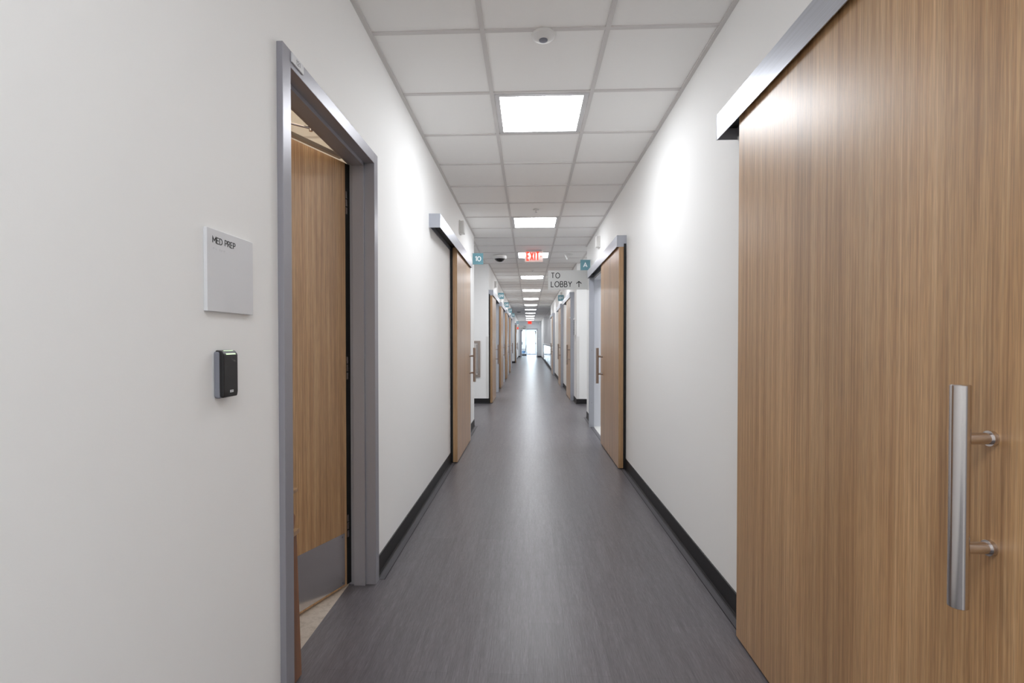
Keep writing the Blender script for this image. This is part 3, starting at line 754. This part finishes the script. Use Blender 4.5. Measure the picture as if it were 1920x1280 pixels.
wn = thing('added_window_1', (-1.85, 40.6, .25), 'unseen tall side window added to light the vestibule', 'window', None, 'structure')  # out of view, added to let daylight into the vestibule
OW = Vector((-1.85, 40.6, .25))
b = newbm()
for y in (38.6, 39.9, 41.25, 42.54): bx(b, -1.88, -1.82, y, y+.06, .25, 2.5)
bx(b, -1.88, -1.82, 38.6, 42.6, .25, .31); bx(b, -1.88, -1.82, 38.6, 42.6, 2.44, 2.5)
part('window_frame', b, 'whitefr', wn, OW)
b = newbm(); bx(b, -1.853, -1.847, 38.66, 42.54, .31, 2.44); part('pane', b, 'glass', wn, OW)

es = thing('exit_sign', (.065, YEND-.04, 2.735), 'tiny red exit sign at the far end above the glass doorway', 'exit sign', 'exit signs')
b = newbm(); bx(b, -.16, .16, 0, .038, -.235, -.005); obj('housing', b, 'exitpanel', es, bevel=.004)
b = newbm(); bx(b, -.13, .13, -.004, 0, -.20, -.03); obj('lit_face', b, 'exitred', es)
b = newbm(); text(b, 'EXIT', (0, -.005, -.18), (1, 0, 0), (0, 0, 1), .13, .2, .6, .16, .003, 'C'); obj('letters', b, mat('deep red lettering', (190, 16, 12), .5, emit=(255, 30, 20), es=.5), es)
e2 = thing('exit_sign', (XL+.001, 31.4, 2.13), 'small red exit sign standing out from the far left wall below the 05 sign', 'exit sign', 'exit signs')
b = newbm(); bx(b, 0, .16, -.01, .01, -.20, 0); obj('housing', b, 'exitpanel', e2, bevel=.002)
b = newbm(); text(b, 'EXIT', (.08, -.0105, -.15), (1, 0, 0), (0, 0, 1), .11, .2, .35, .1, .002, 'C'); obj('letters', b, 'exitred', e2)
b = newbm(); bx(b, .79, .87, YEND-.05, YEND-.001, 2.49, 2.66)
one('wall_strobe', b, 'plasticw', (.83, YEND-.02, 2.49), 'white alarm strobe high on the right of the far end wall', 'strobe', bevel=.01)
b = newbm(); bx(b, .70, .78, YEND-.012, YEND-.001, 1.38, 1.46)
one('wall_switch', b, 'signw', (.74, YEND, 1.42), 'tiny switch plate on the far end wall right of the doorway', 'switch', 'white switch plates', bevel=.001)
l2 = thing('lobby_sign', (XL, 35.8, 2.05), 'far pale blade sign reading to lobby with a left arrow', 'sign', 'lobby signs')
OB = Vector((XL, 35.8, 2.05))
b = newbm(); bx(b, XL+.012, -.17, 35.797, 35.803, 2.05, 2.35); part('plate', b, 'frost', l2, OB)
b = newbm(); bx(b, XL+.001, XL+.012, 35.785, 35.815, 2.04, 2.36); part('bracket', b, 'plasticw', l2, OB)
b = newbm(); text(b, 'TO', (-.22, 35.796, 2.225), (1, 0, 0), (0, 0, 1), .09, .16, .98, .2, .002, 'R'); text(b, 'LOBBY', (-.20, 35.796, 2.09), (1, 0, 0), (0, 0, 1), .09, .16, .93, .18, .002, 'R')
part('lettering', b, 'ink', l2, OB)
b = newbm(); text(b, '<', (-.62, 35.796, 2.09), (1, 0, 0), (0, 0, 1), .09, .16, .6, .2, .002, 'R'); part('arrow', b, 'ink', l2, OB)

# armchair in the vestibule, seen from its side
ac = thing('armchair', (-.50, 42.3, 0), 'blue upholstered armchair in profile beyond the far doorway', 'armchair')
b = newbm(); bx(b, -.24, .18, -.25, .25, .17, .42); obj('seat', b, 'blue', ac, bevel=.05, seg=4)
b = newbm(); prism(b, [(.16, .30), (.21, .30), (.31, .90), (.27, .90)], 'Y', -.24, .24); obj('backrest', b, 'taupe', ac, bevel=.012)
for s in (-1, 1):
    b = newbm(); prism(b, [(-.24, .56), (.20, .56), (.20, .52), (-.20, .52), (-.20, .10), (-.24, .10)], 'Y', s*.27-.02, s*.27+.02); obj('armrest', b, 'darkgrey', ac, bevel=.008)
b = newbm(); bx(b, -.24, .30, -.27, .27, .0, .12); obj('base', b, 'readerblack', ac, bevel=.02)
ceiling_light(0, 61, 'unseen ceiling light panel added to light the vestibule, right')  # hidden fixture, added as fill light for the vestibule
ceiling_light(-2, 63, 'unseen ceiling light panel added to brighten the vestibule, left')  # second hidden fixture, added to brighten the vestibule's left wall
